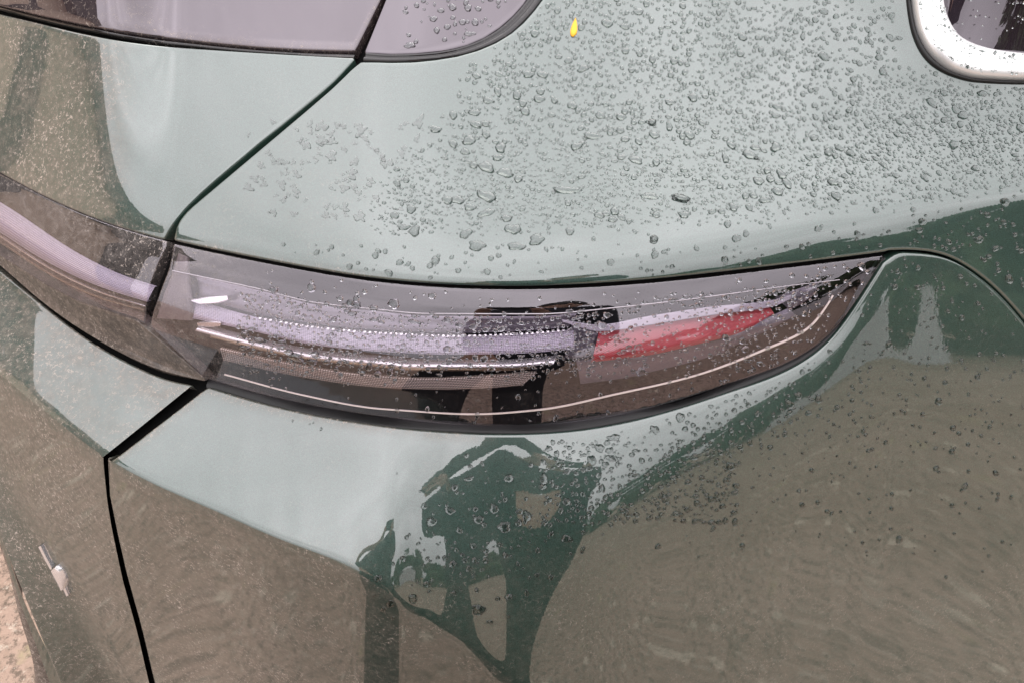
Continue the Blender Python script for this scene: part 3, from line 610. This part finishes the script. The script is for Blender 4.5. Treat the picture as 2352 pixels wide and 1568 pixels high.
def leaf_cloud(rs, blobs, n, size):
    V, F = [], []
    for k in range(n):
        c, r = blobs[rs.randint(len(blobs))]; d = rs.normal(size=3); d /= np.linalg.norm(d); p = np.array(c) + d * r * (rs.rand() ** .4) * np.array([1, 1, .8])
        a = rs.normal(size=3); a /= np.linalg.norm(a); b = np.cross(a, d + .01); b /= np.linalg.norm(b) + 1e-9; s = size * (.6 + .8 * rs.rand()); i = len(V)
        V += [p - a * s, p + b * s * .5, p + a * s, p - b * s * .5]; F.append((i, i + 1, i + 2, i + 3))
    return V, F
Ml = Mat('tree_leaf'); _o = Ml.n('ShaderNodeObjectInfo'); v_ = Ml.coord('Object')
M_leaf = Ml.end(Ml.pr(Base_Color=Ml.mixc(Ml.ramp(Ml.noise(v_, 2.5, 3), .35, .65), (.018, .040, .012), (.05, .085, .022)), Roughness=.7).outputs[0]); M_bark = mk_simple('bark', (.09, .065, .045), .9)
def tree(x, y, h, r, seed, label, n=2600):
    rs = np.random.RandomState(seed); t = empty('tree', label, 'tree', (x, y, 0), 'trees by the open ground')
    bl = [((x + rs.normal() * r * .45, y + rs.normal() * r * .45, h * (.45 + .4 * rs.rand())), r * (.28 + .22 * rs.rand())) for _ in range(8)] + [((x, y, h * .35), r * .8), ((x + r * .4, y, h * .2), r * .6), ((x - r * .4, y, h * .2), r * .6)]
    V, F = leaf_cloud(rs, bl, n, .2); c = link('crown', V, F, M_leaf, None, False); attach(c, t)
    skin = {'a': (x, y, 0, .12), 'b': (x + .05, y, h * .4, .08), 'c': (x + .1, y + .1, h * .75, .03), 'd': (x - r * .4, y, h * .65, .03), 'e': (x + r * .4, y - .2, h * .6, .03)}
    skin_body('trunk', skin, [('a', 'b'), ('b', 'c'), ('b', 'd'), ('b', 'e')], M_bark, t, 1)
for i, (azd, dist, h, r, lab) in enumerate(((104, 9.0, 4.4, 2.2, 'broad bushy tree nearest the side of the car'), (122, 8.5, 3.4, 1.5, 'low rounded green tree on bare ground'), (139, 9.5, 4.2, 1.6, 'bushy tree with lopsided crown behind the photographer'), (156, 8.6, 2.3, 1.3, 'small dense tree, narrowest of the row'), (90, 10, 4.5, 2.0, 'wide low tree at the end of the row'), (170, 10.5, 2.2, 1.3, 'short tree far behind the photographer'))):
    tree(.4 + dist * math.sin(R(azd)), .5 + dist * math.cos(R(azd)), h, r, 40 + i, lab)
def boxm(name, x0, x1, y0, y1, z0, z1, mat, root):
    vs = [(x, y, z) for x in (x0, x1) for y in (y0, y1) for z in (z0, z1)]
    o = link(name, vs, [(0, 1, 3, 2), (4, 6, 7, 5), (0, 4, 5, 1), (2, 3, 7, 6), (0, 2, 6, 4), (1, 5, 7, 3)], mat, None, False)
    if root: attach(o, root)
    return o
M_dark0 = mk_simple('dark_band_grey', (.05, .05, .055), .7)
bw = empty('added_panels', 'added unseen pale grey panels, mirrored as light patches in the side', 'added_slab', (5.4, -2.5, 0))  # unseen panels added to put pale patches into the side reflection
M_pw = mk_simple('pale_grey_render', (.62, .62, .64), .9)
for y0, y1, hh in ((-4.9, -3.3, .95), (-2.5, -1.5, 1.15), (-.9, .3, .8)): boxm('panel', 5.3, 5.5, y0, y1, 0, hh, M_pw, bw)
# made-up block, unseen, added for the brown reflection in the tailgate
boxm('underbody', -.38, 1.3, .72, 3.2, .17, .42, M_black, car)
bd = empty('backdrop', 'added unseen sand coloured block with dark bands, mirrored in the tailgate', 'backdrop', (-8, 2, 0))
M_wall = mk_simple('sand_plaster', (.72, .60, .46), .9); M_dark = mk_simple('dark_grey_render', (.05, .055, .055), .8)
boxm('added_slab', -12, -7, -.9, 9, 0, BH, M_wall, bd) if 'BH' in globals() else boxm('added_slab', -12, -7, -.9, 9, 0, 4.29, M_wall, bd)
boxm('dark_upright', -7.6, -6.9, -2.0, -.903, 0, 4.29, M_dark, bd)  # dark end added beside the mirrored brown
boxm('dark_band', -7.5, -6.6, -2.3, 9.4, 4.3, 5.7, M_dark, bd)  # added for the dark band along the edge of the reflection
boxm('dark_streak', -6.998, -6.93, 1.4, 1.9, .02, 3.6, M_dark, bd)  # added as a second dark streak in the reflection
boxm('window', -6.998, -6.94, 3.0, 4.4, 1.2, 2.6, M_dark, bd)  # one more dark patch added for the reflection

# ------------------------------------------------------------------ rain drops
big = 1e9
REG = [  # (top, bottom, u0, u1, lift above the skin)
    (QU_topf, QU_bot, 408, 2640, 0), (TU_top, TU_bot, -290, 808, 0), (QG_top, QG_bot, 848, 1278, 0), (RG_bot, RG_bot, 0, 1, 0),
    (L2_top, L2_bot, 350, 2018, 0), (lambda u: BL_top(u), lambda u: np.minimum(crease(u), 1680), 255, 2640, 0), (crease, BF_bot, 280, 1400, 0)]
fo_c = pcurve(fo, 300); fi_c = pcurve(fi, 300)
fo_v = lambda u: np.interp(u, fo_c[:, 0], fo_c[:, 1])
def inside(u, v, r):
    for k, (t, b, u0, u1, lift) in enumerate(REG):
        if u0 + r < u < u1 - r:
            tm = max(float(t(np.float64(u))), float(t(np.float64(u - r))), float(t(np.float64(u + r)))); bm_ = min(float(b(np.float64(u))), float(b(np.float64(u - r))), float(b(np.float64(u + r))))
            if tm + 2 + r * .8 < v < bm_ - 2 - r * .8:
                if k == 0 and u > 2068 - r:
                    if v < 200 + r and (u > 2092 - r) and v < float(fo_v(u)) + 12 + r: return None
                    if v < 150 and u > 2072 - r: return None
                return lift
    return None
drops = []        # u, v, a, b, angle, height ratio, irregularity
def big_(ox, oy, sc, lst):
    for q in lst:
        x, y, a, b = q[:4]; an = q[4] if len(q) > 4 else 0
        drops.append((ox + x * sc, oy + y * sc, a * sc, b * sc, an, .23, .16 if a > 30 else .09))
K = .36768
big_(720.6, 0, K, [(1080,1225,62,34,25),(1080,1045,50,34,10),(1198,1080,54,28,15),(1575,1188,82,22,2),(1245,1432,50,32,5),(1392,1498,50,34,-15),(1168,925,34,32),(970,878,38,32),(1012,778,50,20,15),(758,808,44,20,10),(872,720,30,24,60),(1005,705,42,18,5),(1090,630,36,20),(1270,595,26,34,10),(1340,465,40,22),(1430,468,34,22,15),(1682,430,40,20,-20),(1160,465,32,16,20),(1740,850,56,22),(1790,722,32,22,20),(2012,1000,44,24,10),(2100,1225,52,22,10),(2290,1238,52,26,10),(1880,1320,28,28),(900,1250,42,26),(975,1295,38,22),(1078,1330,54,22,-15),(608,1308,28,30),(630,1445,34,34),(560,1420,38,20),(950,1462,42,26,-35),(1205,1365,34,22),(1020,1535,56,32),(1265,1540,58,24),(2125,1500,26,26),(1600,1445,26,28),(1170,170,36,34),(1118,195,22,26),(895,275,36,18),(600,285,36,18),(930,140,22,20),(835,170,22,18),(748,120,24,18),(868,48,22,24),(795,68,22,16),(870,112,16,14),(990,255,26,14),(1060,240,24,12),(975,213,36,14),(1150,985,38,20),(945,948,32,20),(870,900,34,22,50),(1075,840,32,22,60),(1615,660,32,24),(1500,625,32,16,60),(1150,575,34,20,70),(1530,355,24,16),(1525,240,20,20),(1985,440,22,18),(1948,320,24,22),(2035,505,20,16),(1970,640,20,20),(2225,640,34,18),(2110,765,34,22),(1945,870,28,20),(2030,885,28,20,40),(1915,815,26,22),(1470,1210,1,1)][:-1])
big_(1487.4, 0, K, [(800,920,34,32),(285,610,28,32),(640,970,50,26,20),(485,990,34,20,60),(835,1090,42,22,40),(262,845,40,22,35),(210,1240,54,26,10),(230,1342,38,22,5),(730,1250,40,20,5),(535,1295,34,22,40),(1730,1112,34,14,45),(1475,1032,32,14,35),(1040,862,30,20),(1195,925,32,18,30),(1110,740,26,16,80),(135,790,36,18,70),(28,765,26,20),(42,845,38,20,10),(30,370,22,28),(970,230,16,26),(445,78,18,22),(220,38,22,20),(500,1400,24,24),(555,1490,30,24),(40,1490,26,24),(1050,735,24,16,30),(340,770,26,18,20),(245,890,24,20),(620,480,28,14,10),(800,725,28,16,10),(1555,840,22,16,40),(635,1295,28,20,50),(1305,710,18,20),(1520,725,18,18),(615,1460,18,24)])
big_(720.6, 514.7, K, [(1920,322,52,32),(2290,1205,28,32),(500,500,40,30),(740,450,28,20),(595,700,22,20),(910,632,28,16),(1000,640,34,18,-20),(1075,660,22,16),(935,695,20,14),(630,612,40,14,10),(760,580,24,12),(380,598,28,14),(240,560,30,18),(120,600,34,14,-30),(345,890,24,26),(400,935,22,22),(475,920,22,22),(165,465,24,16),(265,470,20,20),(230,495,26,18),(385,197,22,20),(725,263,20,18),(1155,197,18,16),(1875,1330,40,22),(2130,1280,34,22,40),(1785,1395,32,26)])
big_(0, 514.7, K, [(1850,830,46,26,20),(1950,860,34,20,20),(1620,725,42,18,15),(1530,690,26,30),(2040,860,26,16),(1525,770,34,16),(1710,412,34,20),(1945,400,30,26,60),(2185,492,24,18),(1755,735,26,14)])
big_(720.6, 991.6, K, [(1190,590,48,34),(850,490,36,24),(1580,665,36,26),(620,1040,30,30),(1030,1108,40,36),(400,910,26,22),(1330,1005,16,24),(1480,905,20,16),(1395,893,20,14),(1075,800,22,20),(1150,1040,18,14),(1740,570,14,13),(1840,510,18,16),(2095,540,18,18),(1285,495,28,18),(970,290,34,16,-10),(880,345,22,24),(1720,228,28,16,-10),(1850,160,32,20),(1585,245,22,20),(1430,340,28,18),(1680,735,14,26,20),(945,800,20,18),(480,1070,26,22),(1215,1150,14,14),(1100,1185,24,12)])
drops[:] = [d for d in drops if inside(d[0], d[1], max(d[2], d[3]) * .9) is not None]
cell = {}
def key(u, v): return int(u // 12), int(v // 12)
def free(u, v, r):
    i, j = key(u, v)
    for a in range(i - 3, i + 4):
        for b in range(j - 3, j + 4):
            for (x, y, q) in cell.get((a, b), ()):
                if (x - u) ** 2 + (y - v) ** 2 < ((q + r) * .86) ** 2: return False
    return True
def put(u, v, r): cell.setdefault(key(u, v), []).append((u, v, r))
for d in drops: put(d[0], d[1], (d[2] + d[3]) / 2)
wl = lin([(-200, 1340), (0, 1235), (130, 1085), (250, 1000), (400, 880), (520, 800), (620, 860), (700, 700)])
shl = lin([(400, 600), (900, 575), (1400, 545), (1800, 515), (2100, 482), (2352, 445), (2700, 400)])
def vnoise(u, v, s, seed):
    from mathutils import noise as mn
    return .5 + .5 * mn.noise(Vector((u / s, v / s, seed)))
def scatter(n, u0, u1, v0, v1, prob, med, sig, rmin, rmax, asp, ang, hr, irr):
    for _ in range(n):
        u = rnd.uniform(u0, u1); v = rnd.uniform(v0, v1)
        if rnd.random() > prob(u, v): continue
        r = min(rmax, max(rmin, med * math.exp(rnd.gauss(0, sig))))
        if callable(med): pass
        if inside(u, v, r) is None or not free(u, v, r): continue
        a = asp * math.exp(rnd.gauss(0, .22)); put(u, v, r)
        drops.append((u, v, r * math.sqrt(a), r / math.sqrt(a), ang(u, v) + rnd.gauss(0, 14), hr * rnd.uniform(.8, 1.2), irr))
def cl(x): return max(0.0, min(1.0, x))
angf = lambda u, v: 8 + 30 * cl((u - 1500) / 600)
wet = lambda u, v: cl((u - float(wl(v))) / 60) * cl((float(shl(u)) - v) / 75)
scatter(5200, 850, 2350, -40, 520, lambda u, v: wet(u, v) * (.35 + .65 * cl((v - 200) / 150)) * cl(1.6 - abs(u - 1700) / 700) * vnoise(u, v, 60, 1), 4.8, .38, 3, 11, 1.45, angf, .26, .12)
scatter(4200, 1050, 2300, -40, 330, lambda u, v: wet(u, v) * (1 - .8 * cl((v - 200) / 150)) * (1 - .75 * cl((u - 1750) / 350)), 3.9, .35, 2, 8, 1.0, lambda u, v: 60, .32, .08)
scatter(12500, 850, 2400, 180, 540, lambda u, v: wet(u, v) * cl((v - 200 + (u - 1500) * .1) / 160) * (.25 + .9 * vnoise(u, v, 90, 3)), 2.5, .35, 1.4, 5, 1.35, angf, .30, .05)
scatter(2500, 1950, 2650, 170, 470, lambda u, v: wet(u, v) * .9, 3.0, .4, 1.5, 6, 1.6, lambda u, v: 38, .30, .05)
scatter(900, 840, 2650, 430, 660, lambda u, v: cl((v - float(shl(u)) + 20) / 20) * (.15 if u < 1800 else .45), 4.6, .4, 2, 10, 1.0, lambda u, v: 60, .34, .10)
side = lambda u, v: cl((u - 1500 - (v - 900) * -1.0) / 300) * cl((1330 - v) / 420) * (.35 + .65 * vnoise(u, v, 80, 9))
scatter(2300, 1500, 2640, 480, 1330, side, 3.2, .38, 1.5, 8, .85, lambda u, v: 30, .36, .08)
roll = lambda u, v: math.exp(-((v - (1330 - (u - 850) * .43)) / 95.0) ** 2) * cl((u - 830) / 250) * cl((2050 - u) / 200)
scatter(2600, 830, 2050, 900, 1450, roll, 4.2, .5, 1.6, 12, 1.1, lambda u, v: -20, .34, .12)
scatter(900, 1250, 1700, 1010, 1200, lambda u, v: .7, 4.5, .45, 2, 11, 1.15, lambda u, v: -15, .30, .15)
inn = lambda u, v: cl((v - float(seed_l(u)) - 60 + 25 * cl((u - 1250) / 300)) / 15) * cl((870 - v) / 30) * cl((u - 520) / 120) * cl((1930 - u) / 120)
scatter(8500, 480, 1960, 640, 880, lambda u, v: (.45 if u > 1380 and v > 705 else 1) * inn(u, v) * (.3 + .8 * vnoise(u, v, 50, 5)), 3.0, .42, 1.5, 9, 1.15, lambda u, v: 0, .32, .08)
scatter(900, 560, 1500, 700, 860, inn, 8.0, .3, 6, 13, 1.3, lambda u, v: 5, .26, .15)
scatter(700, 560, 2000, 560, 720, lambda u, v: .35 * cl((u - 560) / 200), 3.6, .45, 1.5, 9, 1.0, lambda u, v: 30, .34, .08)
scatter(500, 560, 1950, 860, 990, lambda u, v: .25, 3.0, .45, 1.5, 7, .8, lambda u, v: 30, .3, .08)
scatter(420, 930, 1270, -100, 118, lambda u, v: .5, 5.5, .4, 2, 11, 1.1, lambda u, v: 10, .30, .10)
scatter(380, 560, 980, 280, 500, lambda u, v: vnoise(u, v, 70, 21) ** 3 * 3 * cl((u - 540) / 100), 6.5, .45, 3, 12, 1.2, lambda u, v: 30, .02, .42)
print('DROPS', len(drops))
def drop_geo(D, seg, rings, lift=0.0):
    """D: array of drops. every point sits on the skin and rises along its normal: rim, flank, top"""
    D = np.asarray(D, float); N = len(D); th = np.linspace(0, 2 * math.pi, seg, endpoint=False)
    ph1, ph2, ph3 = (nrs.rand(N, 1) * 6.28 for _ in range(3)); irr = D[:, 6:7]
    rad = 1 + irr * (.9 * np.cos(2 * th + ph1) * .6 + np.cos(3 * th + ph2) * .7 + .6 * np.cos(5 * th + ph3))
    an = np.radians(D[:, 4:5]); out = []
    size = np.sqrt(D[:, 2] * D[:, 3]); scale = tau(D[:, 0], D[:, 1]) / FPX
    nrm_r = rings
    for k, rho in enumerate(nrm_r):
        x = D[:, 2:3] * rad * np.cos(th) * abs(rho); y = D[:, 3:4] * rad * np.sin(th) * abs(rho)
        u = D[:, 0:1] + x * np.cos(an) - y * np.sin(an); v = D[:, 1:2] + x * np.sin(an) + y * np.cos(an)
        # the weight of the water sags the high part downhill
        v = v + D[:, 3:4] * .22 * (1 - abs(rho)) ; p, n = PN(u, v)
        if k == 0: h = np.full((N, 1), -.00012)
        else: h = ((1 - abs(rho) ** 2.4) ** .62 * D[:, 5] * 2 * size * scale)[:, None] if rho < 1 else np.zeros((N, 1))
        out.append(p + n * (h + lift)[..., None])
    p, n = PN(D[:, 0:1] + 0 * th[:1], D[:, 1:2] + D[:, 3:4] * .22); top = p + n * ((D[:, 5] * 2 * size * scale)[:, None, None] + lift)
    p0, n0 = PN(D[:, 0:1], D[:, 1:2]); bot = p0 + n0 * (lift - .00012)
    Rn = len(rings); V = np.concatenate([np.stack(out, 1).reshape(N, Rn * seg, 3), top, bot], 1)      # N, Rn*seg+2, 3
    F = []
    for k in range(Rn - 1):
        for i in range(seg): j = (i + 1) % seg; F.append((k * seg + i, k * seg + j, (k + 1) * seg + j, (k + 1) * seg + i))
    for i in range(seg): F.append(((Rn - 1) * seg + i, (Rn - 1) * seg + (i + 1) % seg, Rn * seg, Rn * seg)); F.append(((i + 1) % seg, i, Rn * seg + 1, Rn * seg + 1))
    return V, [f[::-1] if f[2] != f[3] else (f[1], f[0], f[2], f[3]) for f in F]
def fast_mesh(name, V, F, mat):
    N, M_, _ = V.shape; Fq = [f for f in F if f[2] != f[3]]; Ft = [f[:3] for f in F if f[2] == f[3]]
    q = np.array(Fq)[None] + (np.arange(N) * M_)[:, None, None]; t = np.array(Ft)[None] + (np.arange(N) * M_)[:, None, None]
    q = q.reshape(-1, 4); t = t.reshape(-1, 3); me = bpy.data.meshes.new(name)
    me.vertices.add(N * M_); me.vertices.foreach_set('co', V.reshape(-1).astype(np.float32))
    me.loops.add(len(q) * 4 + len(t) * 3); me.loops.foreach_set('vertex_index', np.concatenate([q.ravel(), t.ravel()]).astype(np.int32))
    me.polygons.add(len(q) + len(t)); ls = np.concatenate([np.arange(len(q)) * 4, len(q) * 4 + np.arange(len(t)) * 3])
    me.polygons.foreach_set('loop_start', ls.astype(np.int32)); me.polygons.foreach_set('use_smooth', np.ones(len(q) + len(t), bool))
    me.update(calc_edges=True); me.validate(); me.materials.append(mat)
    o = bpy.data.objects.new(name, me); COL.objects.link(o); return o
order = sorted(range(len(drops)), key=lambda i: -drops[i][2] * drops[i][3] if drops[i][5] > .1 else 0)
bigs = [drops[i] for i in order[:300]]; smalls = [drops[i] for i in order[300:] if drops[i][5] > .1]; films = [d for d in drops if d[5] <= .1]
V, F = drop_geo(bigs, 22, [1.0, 1.001 - .001 * 0 if False else .9999, .96, .88, .74, .55, .3])
def where(u, v):
    if u < 1285 and v < 122 and float(QG_bot(np.float64(u))) > v: return 'on the dark quarter glass'
    if u < 2026 and float(L2_top(np.float64(u))) < v < float(L2_bot(np.float64(u))):
        part = 'upper band' if v < float(seed_l(u)) + 50 else ('lower dark band' if v > float(seed_l(u)) + 190 else 'middle')
        col = 'left third' if u < 850 else ('centre' if u < 1330 else ('red reflector end' if u < 1720 else 'pointed tip'))
        return 'on tail lamp lens, %s, %s' % (part, col)
    if u < 2040 and v > float(BL_top(np.float64(u))):
        return 'on bumper ' + ('ledge left of the corner' if u < 1000 else 'corner roll below the lamp' if u < 1350 else 'side below the red reflector' if u < 1700 else 'side below the lamp tip')
    if v > float(shl(u)) - 10:
        return ('on shoulder edge above the lamp\'s ' + ('left part' if u < 1150 else 'middle' if u < 1500 else 'red end')) if u < 1850 else 'on dark side panel right of the lamp tip'
    lev = 'top' if v < 130 else 'upper' if v < 260 else 'middle' if v < 390 else 'lower'
    ref = ('under the quarter glass' if v < 260 else 'nearest the tailgate gap') if u < 1080 else 'left of the yellow petal' if u < 1260 else 'straight below the petal' if u < 1420 else 'right of the petal' if u < 1620 else 'midway from petal to window' if u < 1850 else 'near the side window'
    return 'on %s green bodywork, %s' % (lev, ref)
def look(d):
    r = math.sqrt(d[2] * d[3]); sz = 'largest-size' if r > 13 else 'big' if r > 9.5 else 'medium' if r > 7.5 else 'smallish'
    q = d[2] / d[3]; sh = 'round' if .8 < q < 1.25 else ('long' if q > 1.8 or q < .55 else 'oval')
    return '%s %s rain drop' % (sz, sh)
desc = [look(d) + ' ' + where(d[0], d[1]) for d in bigs]; ordn = ['leftmost', 'second', 'third', 'fourth', 'fifth', 'sixth', 'seventh', 'eighth', 'ninth', 'tenth', 'eleventh', 'twelfth']
labs = list(desc)
for t in set(desc):
    ids = sorted([i for i in range(len(bigs)) if desc[i] == t], key=lambda i: bigs[i][0])
    if len(ids) > 1:
        for k, i in enumerate(ids): labs[i] = ('leftmost ' if k == 0 else 'rightmost ' if k == len(ids) - 1 else (ordn[k] if k < 12 else 'later') + ' from left, ') + t
for k, d in enumerate(bigs):
    c = V[k].mean(0); o = fast_mesh('rain_drop', V[k:k + 1] - c, F, M_water); o.location = c
    o['label'] = labs[k]; o['category'] = 'rain drop'; o['group'] = 'rain drops on the car'
V, F = drop_geo(smalls, 11, [1.0, .999, .9, .68, .36])
o = fast_mesh('rain_drops', V, F, M_water); o['kind'] = 'stuff'; o['label'] = 'fine rain drops sprinkled over the paint and the tail lamp'; o['category'] = 'rain drops'
V, F = drop_geo(films, 24, [1.0, .999, .8, .4])
o = fast_mesh('water_film', V, F, M_film); o['kind'] = 'stuff'; o['label'] = 'thin drying water patches on the paint left of the drops'; o['category'] = 'water film'
# drops on the window frame and the side glass
ff = []
for _ in range(650):
    i = rnd.randrange(60, 270); t = rnd.uniform(.15, .9); a = fo_c[i] * (1 - t) + fi_c[i] * t; ff.append((a[0], a[1], rnd.uniform(1.4, 4.2), rnd.uniform(1.3, 3.4), rnd.uniform(0, 90), .28, .1))
V, F = drop_geo(ff, 8, [1.0, .999, .85, .5], .0083); o = fast_mesh('frame_drops', V, F, M_water); o['kind'] = 'stuff'; o['label'] = 'tiny drops on the silver side window frame'; o['category'] = 'rain drops'
ff = [(2200 + rnd.random() * 300, rnd.uniform(-60, 105), rnd.uniform(1.5, 3.4), rnd.uniform(1.5, 3.4), 0, .25, .1) for _ in range(60)]
ff = [f for f in ff if f[1] < float(win_bl(f[0])) - 6]
V, F = drop_geo(ff, 8, [1.0, .999, .85, .5], .003); o = fast_mesh('window_drops', V, F, M_water); o['kind'] = 'stuff'; o['label'] = 'few small drops on the side window glass'; o['category'] = 'rain drops'
